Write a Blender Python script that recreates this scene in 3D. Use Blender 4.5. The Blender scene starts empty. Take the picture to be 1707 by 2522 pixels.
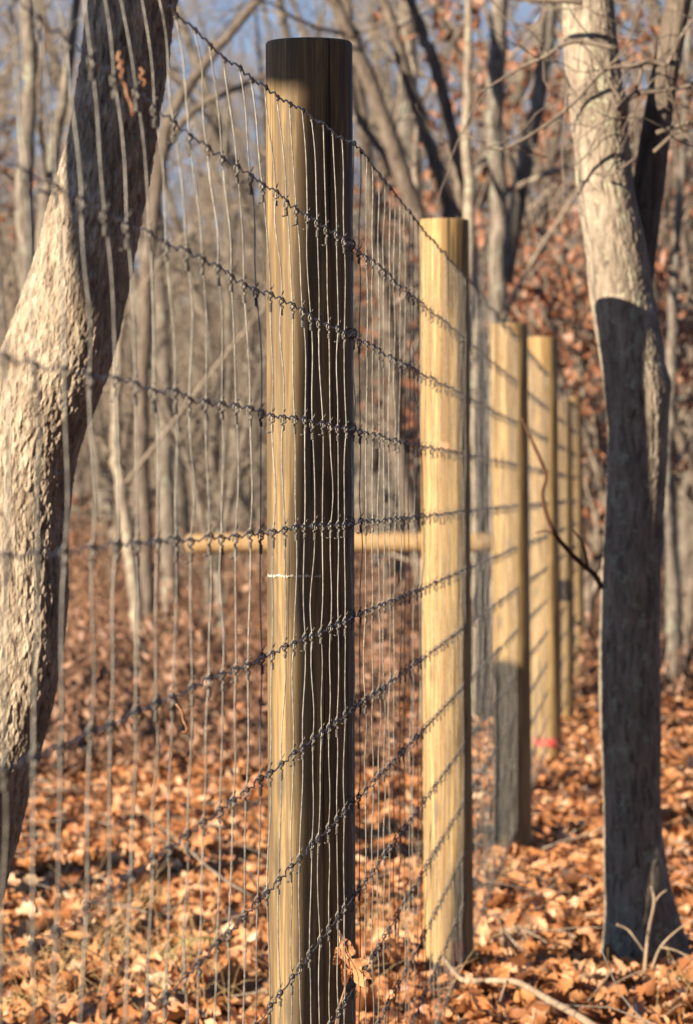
import bpy, math, random
import numpy as np
from mathutils import Vector, Matrix

# ------------------------------------------------------------ camera, sky, sun
SC = bpy.context.scene
COL = SC.collection
W, H, F = 1707.0, 2522.0, 9750.0          # photo size and focal length in its pixels
CAM_H, HORIZON = 1.33, 1212.0

cam_data = bpy.data.cameras.new('camera')
cam = bpy.data.objects.new('camera', cam_data)
COL.objects.link(cam)
cam_data.sensor_fit = 'VERTICAL'
cam_data.sensor_height = 36.0
cam_data.lens = F / H * 36.0
cam_data.clip_start, cam_data.clip_end = 0.05, 3000
cam.location = (0, 0, CAM_H)
cam.rotation_euler = (math.radians(90) - math.atan((H / 2 - HORIZON) / F), 0, 0)
cam_data.dof.use_dof = True
cam_data.dof.focus_distance = 5.9
cam_data.dof.aperture_fstop = 11
cam_data.dof.aperture_blades = 8
SC.camera = cam

AZ, EL = math.radians(47), math.radians(17.3)          # the sun stands behind the camera, to the left
SH = np.array([math.sin(AZ), math.cos(AZ)])          # the way its light travels over the ground
world = bpy.data.worlds.new('World'); SC.world = world
world.use_nodes = True
nt = world.node_tree
bg = nt.nodes['Background']
sky = nt.nodes.new('ShaderNodeTexSky'); sky.sky_type = 'NISHITA'; sky.sun_disc = False
sky.sun_elevation = EL; sky.sun_rotation = math.pi + AZ
sky.air_density = 1.0; sky.dust_density = 0.0; sky.ozone_density = 3.0; sky.altitude = 900
tcn = nt.nodes.new('ShaderNodeTexCoord'); vadd = nt.nodes.new('ShaderNodeVectorMath'); vadd.operation = 'ADD'
vadd.inputs[1].default_value = (0, 0, 0.13)
nt.links.new(tcn.outputs['Generated'], vadd.inputs[0]); nt.links.new(vadd.outputs[0], sky.inputs[0])
nt.links.new(sky.outputs[0], bg.inputs[0]); bg.inputs[1].default_value = 0.076

sun_d = bpy.data.lights.new('sun', 'SUN'); sun = bpy.data.objects.new('sun', sun_d); COL.objects.link(sun)
sun_d.energy = 5.0; sun_d.angle = math.radians(0.53); sun_d.color = (1.0, 0.87, 0.70)
sd = Vector((SH[0] * math.cos(EL), SH[1] * math.cos(EL), -math.sin(EL)))
sun.rotation_euler = sd.to_track_quat('-Z', 'Y').to_euler()
sun.location = (-8, -6, 9)
SC.view_settings.view_transform = 'Standard'; SC.view_settings.look = 'None'
SC.view_settings.exposure = 1.34; SC.view_settings.gamma = 1.0
SC.render.engine = 'CYCLES'
SC.cycles.max_bounces = 4; SC.cycles.diffuse_bounces = 2; SC.cycles.glossy_bounces = 2
SC.cycles.transmission_bounces = 2; SC.cycles.use_denoising = True

# ------------------------------------------------------------ helpers
def at(px, py, z):
    """world point that the photograph shows at pixel (px, py), z metres away"""
    return np.array([(px - W / 2) / F * z, z, CAM_H + (HORIZON - py) / F * z])

def disp(px, py, z):           # same, from coordinates of the 1573 px wide view
    return at(px * 1.0852, py * 1.0852, z)

def mesh_obj(name, V, Fc, mat, parent=None, smooth=True, attrs=None):
    me = bpy.data.meshes.new(name)
    V = np.asarray(V, dtype=np.float32)
    if isinstance(Fc, np.ndarray):
        n, k = Fc.shape
        me.vertices.add(len(V)); me.vertices.foreach_set('co', V.ravel())
        me.loops.add(n * k); me.polygons.add(n)
        me.loops.foreach_set('vertex_index', Fc.astype(np.int32).ravel())
        me.polygons.foreach_set('loop_start', np.arange(0, n * k, k, dtype=np.int32))
        me.polygons.foreach_set('loop_total', np.full(n, k, dtype=np.int32))
        me.update(calc_edges=True)
    else:
        me.from_pydata([tuple(v) for v in V], [], Fc)
    if smooth:
        me.polygons.foreach_set('use_smooth', np.ones(len(me.polygons), dtype=bool))
    for an, arr in (attrs or {}).items():
        a = me.attributes.new(an, 'FLOAT', 'POINT')
        a.data.foreach_set('value', np.asarray(arr, dtype=np.float32))
    me.materials.append(mat)
    me.update()
    o = bpy.data.objects.new(name, me); COL.objects.link(o)
    if parent is not None: o.parent = parent
    return o

def tag(o, label=None, cat=None, group=None, kind=None):
    if label: o['label'] = label
    if cat: o['category'] = cat
    if group: o['group'] = group
    if kind: o['kind'] = kind
    return o

def empty(name, loc=(0, 0, 0), **k):
    o = bpy.data.objects.new(name, None); COL.objects.link(o)
    o.location = tuple(float(c) for c in loc); o.empty_display_size = 0.1
    return tag(o, **k)

def _hash(ix, iy, iz, seed):
    h = (ix * 374761393 + iy * 668265263 + iz * 2147483647 + seed * 974634777) & 0xffffffff
    h = ((h ^ (h >> 13)) * 1274126177) & 0xffffffff
    h = (h ^ (h >> 16)) & 0xffffffff
    return h.astype(np.float64) / 4294967295.0

def vnoise(P, seed=0):
    P = np.asarray(P, dtype=np.float64)
    i = np.floor(P).astype(np.int64); f = P - i
    u = f * f * (3 - 2 * f)
    r = 0
    for dx in (0, 1):
        for dy in (0, 1):
            for dz in (0, 1):
                w = (u[..., 0] if dx else 1 - u[..., 0]) * (u[..., 1] if dy else 1 - u[..., 1]) * (u[..., 2] if dz else 1 - u[..., 2])
                r = r + w * _hash(i[..., 0] + dx, i[..., 1] + dy, i[..., 2] + dz, seed)
    return r * 2 - 1

def fbm(P, o=3, seed=0):
    a, r = 1.0, 0
    for k in range(o):
        r = r + a * vnoise(P * (2.03 ** k), seed + k); a *= 0.5
    return r

def ridge(P, seed=0):
    return 1 - 2 * np.abs(vnoise(P, seed))

def catmull(P, n):
    P = np.asarray(P, float)
    if len(P) < 3:
        t = np.linspace(0, 1, n)[:, None]; return P[0] * (1 - t) + P[-1] * t
    Q = np.vstack([2 * P[0] - P[1], P, 2 * P[-1] - P[-2]])
    out = []
    T = np.linspace(0, len(P) - 1 - 1e-9, n)
    for t in T:
        i = int(t); u = t - i
        a, b, c, d = Q[i], Q[i + 1], Q[i + 2], Q[i + 3]
        out.append(0.5 * (2 * b + (c - a) * u + (2 * a - 5 * b + 4 * c - d) * u * u + (3 * b - a - 3 * c + d) * u ** 3))
    return np.array(out)

def tube(P, R, sides, cap=True):
    """verts, quads of a tapered tube along P"""
    P = np.asarray(P, float); n = len(P)
    R = np.broadcast_to(np.asarray(R, float), (n,))
    T = np.gradient(P, axis=0); T /= np.linalg.norm(T, axis=1)[:, None] + 1e-12
    ref = np.array([0, 1.0, 0]) if abs(T[:, 1]).mean() < 0.8 else np.array([1.0, 0, 0])
    A = np.cross(T, ref); A /= np.linalg.norm(A, axis=1)[:, None] + 1e-12
    B = np.cross(T, A)
    th = np.arange(sides) * 2 * math.pi / sides
    V = P[:, None, :] + R[:, None, None] * (np.cos(th)[None, :, None] * A[:, None, :] + np.sin(th)[None, :, None] * B[:, None, :])
    V = V.reshape(-1, 3)
    i = np.arange(n - 1)[:, None] * sides; j = np.arange(sides)[None, :]; j2 = (j + 1) % sides
    Q = np.stack([i + j, i + j2, i + sides + j2, i + sides + j], -1).reshape(-1, 4)
    if cap and n > 1:
        V = np.vstack([V, P[0], P[-1]])
        a, b = len(V) - 2, len(V) - 1
        k = np.arange(0, sides, 1); k2 = (k + 1) % sides
        c0 = np.stack([np.full(sides, a), k2, k, k], -1); c1 = np.stack([np.full(sides, b), (n - 1) * sides + k, (n - 1) * sides + k2, (n - 1) * sides + k2], -1)
        c0[:, 3] = c0[:, 0]; c1[:, 3] = c1[:, 0]
        # triangles written as quads would repeat a vertex; leave the tiny ends to a collapsed ring instead
        V = V[:-2]
        V[:sides] = P[0] + (V[:sides] - P[0]) * 1.0
    return V, Q

class MB:
    """collects tubes and loose quads into ONE mesh"""
    def __init__(s): s.V = []; s.Q = []; s.n = 0; s.A = []
    def add(s, V, Q, a=0.0):
        s.V.append(V); s.Q.append(Q + s.n); s.n += len(V); s.A.append(np.full(len(V), a))
    def tube(s, P, R, sides=6, a=0.0):
        P = np.asarray(P, float); R = np.broadcast_to(np.asarray(R, float), (len(P),)).copy()
        # close both ends with a collapsed ring
        P = np.vstack([P[0], P, P[-1]]); R = np.concatenate([[R[0] * .02], R, [R[-1] * .02]])
        d0 = P[2] - P[1]; d1 = P[-2] - P[-3]
        P[0] = P[1] - d0 / (np.linalg.norm(d0) + 1e-9) * R[1] * .3; P[-1] = P[-2] + d1 / (np.linalg.norm(d1) + 1e-9) * R[-2] * .3
        V, Q = tube(P, R, sides); s.add(V, Q, a)
    def build(s, name, mat, parent=None, attr=None, origin=None):
        V = np.vstack(s.V); Q = np.vstack(s.Q)
        if origin is not None: V = V - np.asarray(origin)
        return mesh_obj(name, V, Q, mat, parent, attrs={attr: np.concatenate(s.A)} if attr else None)

# ------------------------------------------------------------ materials
def new_mat(name):
    m = bpy.data.materials.new(name); m.use_nodes = True
    n = m.node_tree.nodes; l = m.node_tree.links
    return m, n, l, n['Principled BSDF']

def ramp(n, l, fac, stops):
    r = n.new('ShaderNodeValToRGB'); e = r.color_ramp.elements
    while len(e) < len(stops): e.new(0.5)
    for el, (p, c) in zip(e, stops):
        el.position = p; el.color = (*c, 1)
    l.new(fac, r.inputs[0]); return r.outputs[0]

def noise(n, l, vec, scale, detail=4, rough=.55, dist=0.0):
    t = n.new('ShaderNodeTexNoise'); t.inputs['Scale'].default_value = scale
    t.inputs['Detail'].default_value = detail; t.inputs['Roughness'].default_value = rough
    t.inputs['Distortion'].default_value = dist
    l.new(vec, t.inputs['Vector']); return t.outputs['Fac']

def mapping(n, l, scale, coord='Object'):
    tc = n.new('ShaderNodeTexCoord'); mp = n.new('ShaderNodeMapping')
    mp.inputs['Scale'].default_value = scale
    l.new(tc.outputs[coord], mp.inputs[0]); return mp.outputs[0]

def mixc(n, l, fac, a, b, mode='MIX'):
    m = n.new('ShaderNodeMix'); m.data_type = 'RGBA'; m.blend_type = mode
    for inp, v in ((m.inputs[0], fac), (m.inputs[6], a), (m.inputs[7], b)):
        if hasattr(v, 'links') or hasattr(v, 'is_linked'): l.new(v, inp)
        elif isinstance(v, (int, float)): inp.default_value = v
        else: inp.default_value = (*v, 1)
    return m.outputs[2]

def bump(n, l, h, strength, dist, bs, prev=None):
    b = n.new('ShaderNodeBump'); b.inputs['Strength'].default_value = strength; b.inputs['Distance'].default_value = dist
    l.new(h, b.inputs['Height'])
    if prev: l.new(prev, b.inputs['Normal'])
    if bs: l.new(b.outputs[0], bs.inputs['Normal'])
    return b.outputs[0]

def mat_post(name, tan, brown, dark, grime):
    m, n, l, bs = new_mat(name)
    v1 = mapping(n, l, (34, 34, 1.3)); v2 = mapping(n, l, (190, 190, 5)); v3 = mapping(n, l, (13, 13, 2.6)); v4 = mapping(n, l, (70, 70, 1.4))
    a = noise(n, l, v1, 1, 6, .6, .6); b = noise(n, l, v2, 1, 3, .6); c = noise(n, l, v3, 1, 6, .65, .8)
    col = ramp(n, l, a, [(.40, brown), (.5, tan), (.60, tuple(x * 1.2 for x in tan))])
    col = mixc(n, l, ramp(n, l, b, [(.44, (0, 0, 0)), (.58, (.85, .85, .85))]), col, brown)
    col = mixc(n, l, ramp(n, l, c, [(grime, (0, 0, 0)), (grime + .16, (.9, .9, .9))]), col, dark)
    v5 = mapping(n, l, (9, 9, 3.2)); vo = n.new('ShaderNodeTexVoronoi'); l.new(v5, vo.inputs['Vector']); vo.inputs['Scale'].default_value = 1
    col = mixc(n, l, ramp(n, l, vo.outputs['Distance'], [(.05, (.85, .85, .85)), (.15, (0, 0, 0))]), col, tuple(x * 1.1 for x in dark))
    ck = noise(n, l, v4, 1, 2, .5, .3)
    col = mixc(n, l, ramp(n, l, ck, [(.335, (.95, .95, .95)), (.375, (0, 0, 0))]), col, tuple(x * .45 for x in dark))
    l.new(col, bs.inputs['Base Color']); bs.inputs['Roughness'].default_value = .75
    bs.inputs['Specular IOR Level'].default_value = .25
    x = bump(n, l, a, .5, .004, None); bump(n, l, b, .55, .0016, bs, x)
    return m

def mat_bark(name, c1, c2, c3, sc=1.0, lichen=None, bstr=.9, bd=.02):
    m, n, l, bs = new_mat(name)
    v1 = mapping(n, l, (40 * sc, 40 * sc, 9 * sc)); v2 = mapping(n, l, (7 * sc, 7 * sc, 3 * sc))
    a = noise(n, l, v1, 1, 5, .6, .7); b = noise(n, l, v2, 1, 5, .6)
    col = ramp(n, l, a, [(.3, c1), (.5, c2), (.68, c3)])
    col = mixc(n, l, ramp(n, l, b, [(.4, (0, 0, 0)), (.7, (.6, .6, .6))]), col, c1)
    if lichen:
        v3 = mapping(n, l, (14 * sc,) * 3); c = noise(n, l, v3, 1, 6, .7)
        col = mixc(n, l, ramp(n, l, c, [(.56, (0, 0, 0)), (.62, (.7, .7, .7))]), col, lichen)
    l.new(col, bs.inputs['Base Color']); bs.inputs['Roughness'].default_value = .85
    bs.inputs['Specular IOR Level'].default_value = .2
    bump(n, l, a, bstr, bd, bs)
    return m

def mat_leaf(name, stops):
    m, n, l, bs = new_mat(name)
    at_ = n.new('ShaderNodeAttribute'); at_.attribute_name = 'rnd'
    col = ramp(n, l, at_.outputs['Fac'], stops)
    v = mapping(n, l, (60, 60, 60)); a = noise(n, l, v, 1, 3)
    col = mixc(n, l, ramp(n, l, a, [(.35, (.22, .22, .22)), (.6, (0, 0, 0))]), col, (.16, .07, .03))
    l.new(col, bs.inputs['Base Color']); bs.inputs['Roughness'].default_value = .48
    bs.inputs['Specular IOR Level'].default_value = .45
    tr = n.new('ShaderNodeBsdfTranslucent'); l.new(col, tr.inputs[0])
    mx = n.new('ShaderNodeMixShader'); mx.inputs[0].default_value = .22
    l.new(bs.outputs[0], mx.inputs[1]); l.new(tr.outputs[0], mx.inputs[2])
    l.new(mx.outputs[0], n['Material Output'].inputs[0])
    return m

M = {}
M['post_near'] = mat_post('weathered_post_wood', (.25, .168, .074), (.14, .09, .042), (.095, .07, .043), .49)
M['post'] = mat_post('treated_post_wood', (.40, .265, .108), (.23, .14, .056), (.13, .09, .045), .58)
M['rail'] = mat_post('rail_wood', (.42, .27, .12), (.28, .17, .08), (.12, .08, .04), .62)
M['bark_left'] = mat_bark('oak_bark', (.10, .07, .05), (.41, .32, .22), (.62, .51, .37), 2.2, None, 1.0, .012)
M['bark_right'] = mat_bark('smooth_lichened_bark', (.09, .07, .052), (.31, .245, .175), (.42, .35, .26), 1.6, (.40, .42, .27), .9, .008)
M['bark'] = mat_bark('grey_bark', (.06, .05, .04), (.19, .155, .12), (.32, .265, .20), .8, (.26, .27, .2), .8, .02)
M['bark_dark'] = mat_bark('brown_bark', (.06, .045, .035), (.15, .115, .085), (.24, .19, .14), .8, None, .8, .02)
M['twig'] = mat_bark('twig_bark', (.13, .10, .075), (.27, .215, .155), (.37, .30, .225), .5, None, .1, .002)
M['stem'] = mat_bark('brush_stem', (.10, .055, .035), (.20, .115, .07), (.28, .18, .11), .5, None, .1, .002)
M['bark_twig'] = mat_bark('brown_twig_bark', (.10, .075, .055), (.20, .155, .115), (.28, .22, .165), .5, None, .1, .002)
M['red_twig'] = mat_bark('reddish_twig', (.05, .022, .014), (.09, .04, .024), (.13, .06, .035), 1, None, .2, .002)
M['pale_twig'] = mat_bark('pale_twig', (.20, .14, .09), (.32, .23, .15), (.42, .32, .22), 1, None, .2, .002)
M['litter'] = mat_leaf('leaf_litter', [(0, (.15, .06, .028)), (.3, (.36, .14, .052)), (.6, (.58, .25, .092)), (.82, (.66, .36, .18)), (1, (.74, .55, .36))])
M['rust_leaf'] = mat_leaf('rust_leaves', [(0, (.14, .055, .03)), (.5, (.29, .12, .06)), (1, (.44, .23, .13))])
M['brush_leaf'] = mat_leaf('brush_leaves', [(0, (.14, .07, .04)), (.5, (.30, .15, .085)), (1, (.42, .25, .15))])

def simple(name, col, rough=.5, metal=0.0, spec=.5, nscale=None, col2=None):
    m, n, l, bs = new_mat(name)
    bs.inputs['Roughness'].default_value = rough; bs.inputs['Metallic'].default_value = metal
    bs.inputs['Specular IOR Level'].default_value = spec
    if nscale:
        v = mapping(n, l, (nscale,) * 3); a = noise(n, l, v, 1, 4)
        l.new(ramp(n, l, a, [(.4, col), (.6, col2)]), bs.inputs['Base Color'])
    else: bs.inputs['Base Color'].default_value = (*col, 1)
    return m
M['stay'] = simple('galvanised_wire', (.155, .14, .115), .48, .35, .5, 90, (.28, .255, .21))
def tarnish(m):
    n, l = m.node_tree.nodes, m.node_tree.links; bs = n['Principled BSDF']; src = bs.inputs['Base Color'].links[0].from_socket
    a = n.new('ShaderNodeAttribute'); a.attribute_name = 'tarnish'
    l.new(mixc(n, l, a.outputs['Fac'], src, (.05, .042, .035)), bs.inputs['Base Color'])

tarnish(M['stay'])
M['line'] = simple('aged_line_wire', (.07, .05, .04), .5, .5, .5, 60, (.14, .11, .09))
M['rust'] = simple('rusty_tendril', (.20, .09, .045), .8, 0, .2, 120, (.33, .18, .10))
M['red'] = simple('red_marking_paint', (.62, .06, .05), .7, 0, .2, 50, (.5, .12, .08))
M['orange'] = simple('faded_orange_paint', (.60, .26, .12), .8, 0, .2, 60, (.52, .33, .15))
M['chalk'] = simple('chalk', (.40, .32, .22), .9, 0, .2, 160, (.66, .58, .46))
M['evergreen'] = simple('evergreen', (.03, .05, .02), .7, 0, .2, 3, (.05, .07, .03))
M['grass'] = simple('dry_grass', (.56, .36, .15), .6, 0, .3, 6, (.64, .46, .24))
M['moss'] = simple('moss', (.15, .13, .03), .9, 0, .2, 40, (.30, .23, .06))

def mat_ground():
    m, n, l, bs = new_mat('forest_floor')
    v = mapping(n, l, (1, 1, 1)); a = noise(n, l, v, 16, 6, .7); b = noise(n, l, v, .35, 4, .6); c = noise(n, l, v, 2.2, 5, .6)
    col = ramp(n, l, a, [(.3, (.07, .03, .015)), (.5, (.24, .10, .045)), (.7, (.40, .20, .095))])
    col = mixc(n, l, ramp(n, l, c, [(.45, (0, 0, 0)), (.65, (.6, .6, .6))]), col, (.13, .07, .04))
    l.new(col, bs.inputs['Base Color']); bs.inputs['Roughness'].default_value = .9
    bs.inputs['Specular IOR Level'].default_value = .2
    bump(n, l, a, 1, .05, bs)
    return m
M['ground'] = mat_ground()

# ------------------------------------------------------------ ground
def gh(x, y):
    x = np.asarray(x, float); y = np.asarray(y, float)
    P = np.stack([x * .55, y * .55, 0 * x], -1); P2 = np.stack([x * .11, y * .09, 0 * x + 7], -1)
    near = np.clip((y - 7) / 10, 0, 1)
    return .035 * fbm(P, 3, 3) + .16 * vnoise(P2, 9) * np.clip((y - 25) / 30, 0, 1) - .02

def build_ground():
    xs = np.concatenate([np.linspace(-260, -14, 30), np.linspace(-13, 13, 180), np.linspace(14, 260, 30)])
    ys = np.concatenate([np.linspace(-160, -1, 22), np.linspace(0, 70, 420), np.linspace(71, 420, 50)])
    X, Y = np.meshgrid(xs, ys); Z = gh(X, Y)
    V = np.stack([X, Y, Z], -1).reshape(-1, 3)
    nx = len(xs); i = np.arange(len(ys) - 1)[:, None] * nx; j = np.arange(nx - 1)[None, :]
    Q = np.stack([i + j, i + j + 1, i + nx + j + 1, i + nx + j], -1).reshape(-1, 4)
    return mesh_obj('ground', V, Q, M['ground'])
tag(build_ground(), kind='structure')

# ------------------------------------------------------------ leaves
def leaf_grid(n, lobed=True):
    """unit oak leaf lying flat: midrib along +x, returns (n*3, 3) and quads"""
    u = np.linspace(0, 1, n)
    w = .28 * np.sin(np.pi * np.clip(u * .93 + .05, 0, 1)) ** .8 * (.55 + .45 * u) * 1.35
    w[0] = .012; w[-1] = .05
    V = np.zeros((n, 3, 3)); V[:, :, 0] = u[:, None]
    V[:, 0, 1] = w; V[:, 2, 1] = -w
    V[1:, 0, 0] += .05; V[1:, 2, 0] += .05
    i = np.arange(n - 1)[:, None] * 3; j = np.arange(2)[None, :]
    Q = np.stack([i + j, i + 3 + j, i + 3 + j + 1, i + j + 1], -1).reshape(-1, 4)
    return V.reshape(-1, 3), Q

def rot_mats(yaw, pitch, roll):
    cy, sy, cp, sp, cr, sr = np.cos(yaw), np.sin(yaw), np.cos(pitch), np.sin(pitch), np.cos(roll), np.sin(roll)
    R = np.empty((len(yaw), 3, 3))
    R[:, 0, 0] = cy * cp; R[:, 0, 1] = cy * sp * sr - sy * cr; R[:, 0, 2] = cy * sp * cr + sy * sr
    R[:, 1, 0] = sy * cp; R[:, 1, 1] = sy * sp * sr + cy * cr; R[:, 1, 2] = sy * sp * cr - cy * sr
    R[:, 2, 0] = -sp; R[:, 2, 1] = cp * sr; R[:, 2, 2] = cp * cr
    return R

def leaves(rs, pos, size, pitch_s, roll_s, curl, grid_n):
    N = len(pos); V0, Q0 = leaf_grid(grid_n); k = len(V0)
    V = np.broadcast_to(V0, (N, k, 3)).copy()
    uu = np.repeat(np.linspace(0, 1, grid_n), 3)[None, :]
    V[:, :, 1] *= 1 + rs.uniform(.05, .38, (N, 1)) * np.cos(uu * rs.uniform(.7, 1.0, (N, 1)) * (grid_n - 1) * np.pi + rs.uniform(-.6, .6, (N, 1))) + rs.normal(0, .10, (N, k))
    V[:, :, 0] += rs.normal(0, .02, (N, k)); V[:, :, 1] += (rs.normal(0, .25, (N, 1))) * (uu - .5) ** 2
    V[:, :, 0] -= .5
    cu = rs.normal(0, curl, (N, 1)); cf = rs.normal(curl * .8, curl, (N, 1)); tw = rs.normal(0, curl * 1.2, (N, 1))
    V[:, :, 2] += cu * (V[:, :, 0] ** 2) * 2 + cf * np.abs(V[:, :, 1]) * 1.6 + tw * V[:, :, 0] * V[:, :, 1] * 2
    V[:, :, 2] += rs.normal(0, .03, (N, k))
    V[:, :, 1] *= rs.uniform(.6, 1.15, (N, 1))
    V *= np.asarray(size).reshape(-1, 1, 1)
    R = rot_mats(rs.uniform(0, 6.283, N), rs.normal(0, pitch_s, N), rs.normal(0, roll_s, N))
    V = np.einsum('nij,nkj->nki', R, V) + np.asarray(pos)[:, None, :]
    Q = (Q0[None] + (np.arange(N) * k)[:, None, None]).reshape(-1, 4)
    rnd = np.repeat(np.clip(rs.beta(2.2, 1.9, N), 0, 1), k)
    return V.reshape(-1, 3), Q, rnd

def build_litter():
    rs = np.random.RandomState(4); VV = []; QQ = []; RR = []; off = 0
    for z0, z1, dens, mar, gn, s0, s1 in ((3.5, 8, 160, .5, 8, .06, .10), (8, 15, 900, .7, 10, .045, .10), (15, 27, 560, 1.2, 6, .045, .09), (27, 60, 150, 1.5, 4, .06, .12)):
        w1 = .0875 * z1 + mar
        N = int(dens * (z1 - z0) * 2 * w1)
        x = rs.uniform(-w1, w1, N); y = rs.uniform(z0, z1, N)
        keep = np.abs(x) < .0875 * y + mar; x, y = x[keep], y[keep]
        # drifts: leaves pile up unevenly
        d = vnoise(np.stack([x * 1.4, y * .8, 0 * x], -1), 21) + .6 * vnoise(np.stack([x * 4, y * 2.2, 0 * x], -1), 22)
        k2 = rs.uniform(-1.1, 1.0, len(x)) < d + .35; x, y, d = x[k2], y[k2], d[k2]
        z = gh(x, y) + rs.uniform(.005, .045, len(x)) + .03 * np.clip(d, 0, 1)
        V, Q, r = leaves(rs, np.stack([x, y, z], -1), rs.uniform(s0, s1, len(x)), .45, .5, .35, gn)
        VV.append(V); QQ.append(Q + off); RR.append(r); off += len(V)
    o = mesh_obj('leaf_litter', np.vstack(VV), np.vstack(QQ), M['litter'], attrs={'rnd': np.concatenate(RR)})
    return o
tag(build_litter(), 'orange brown fallen oak leaves covering the woodland floor', 'fallen leaves', kind='stuff')

# ------------------------------------------------------------ fence line
SP = 0.1524
def fx(z): return .07641 * z - .484                      # x of the fence plane at depth z
KW = np.array([-3.74, -2.65, -1.67, -.66, .33, 1.34, 2.33, 3.34, 4.36, 5.34, 6.25, 7.1, 8.0])
LAT = np.array([-.033, -.017, -.006, -.001, 0, -.001, -.004, -.008, -.008, -.005, 0, 0, 0])
def zn(n): return 6.5 + .1525 * n
def node(n, w, rs=None):
    """world point where stay n crosses line wire w"""
    z = zn(n); g = min(0.0, n) / -10.0; g = 1.55 * (1 - math.exp(-g / 1.15)) if n < 0 else 0
    k = KW[w]
    if n < 0:
        t = min(1, -n / 12.0)
        k += (.30, .07, .0, .0, .0, .03, .05, .05, .04, .03, 0, 0, 0)[w] * t
    sag = 0
    if n > 0:
        u = (n % 27) / 27.0; sag = .03 * math.sin(math.pi * u) * (1 if w == 0 else .4)
    x = fx(z) + LAT[w] * g
    j = _hash(np.array(int(n) + 500), np.array(w), np.array(3), 5), _hash(np.array(int(n) + 500), np.array(w), np.array(4), 6)
    return np.array([x + (float(j[0]) - .5) * .004, z + (float(j[1]) - .5) * .02, CAM_H - (k + sag) * SP + (float(j[0]) - .5) * .006])

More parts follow.
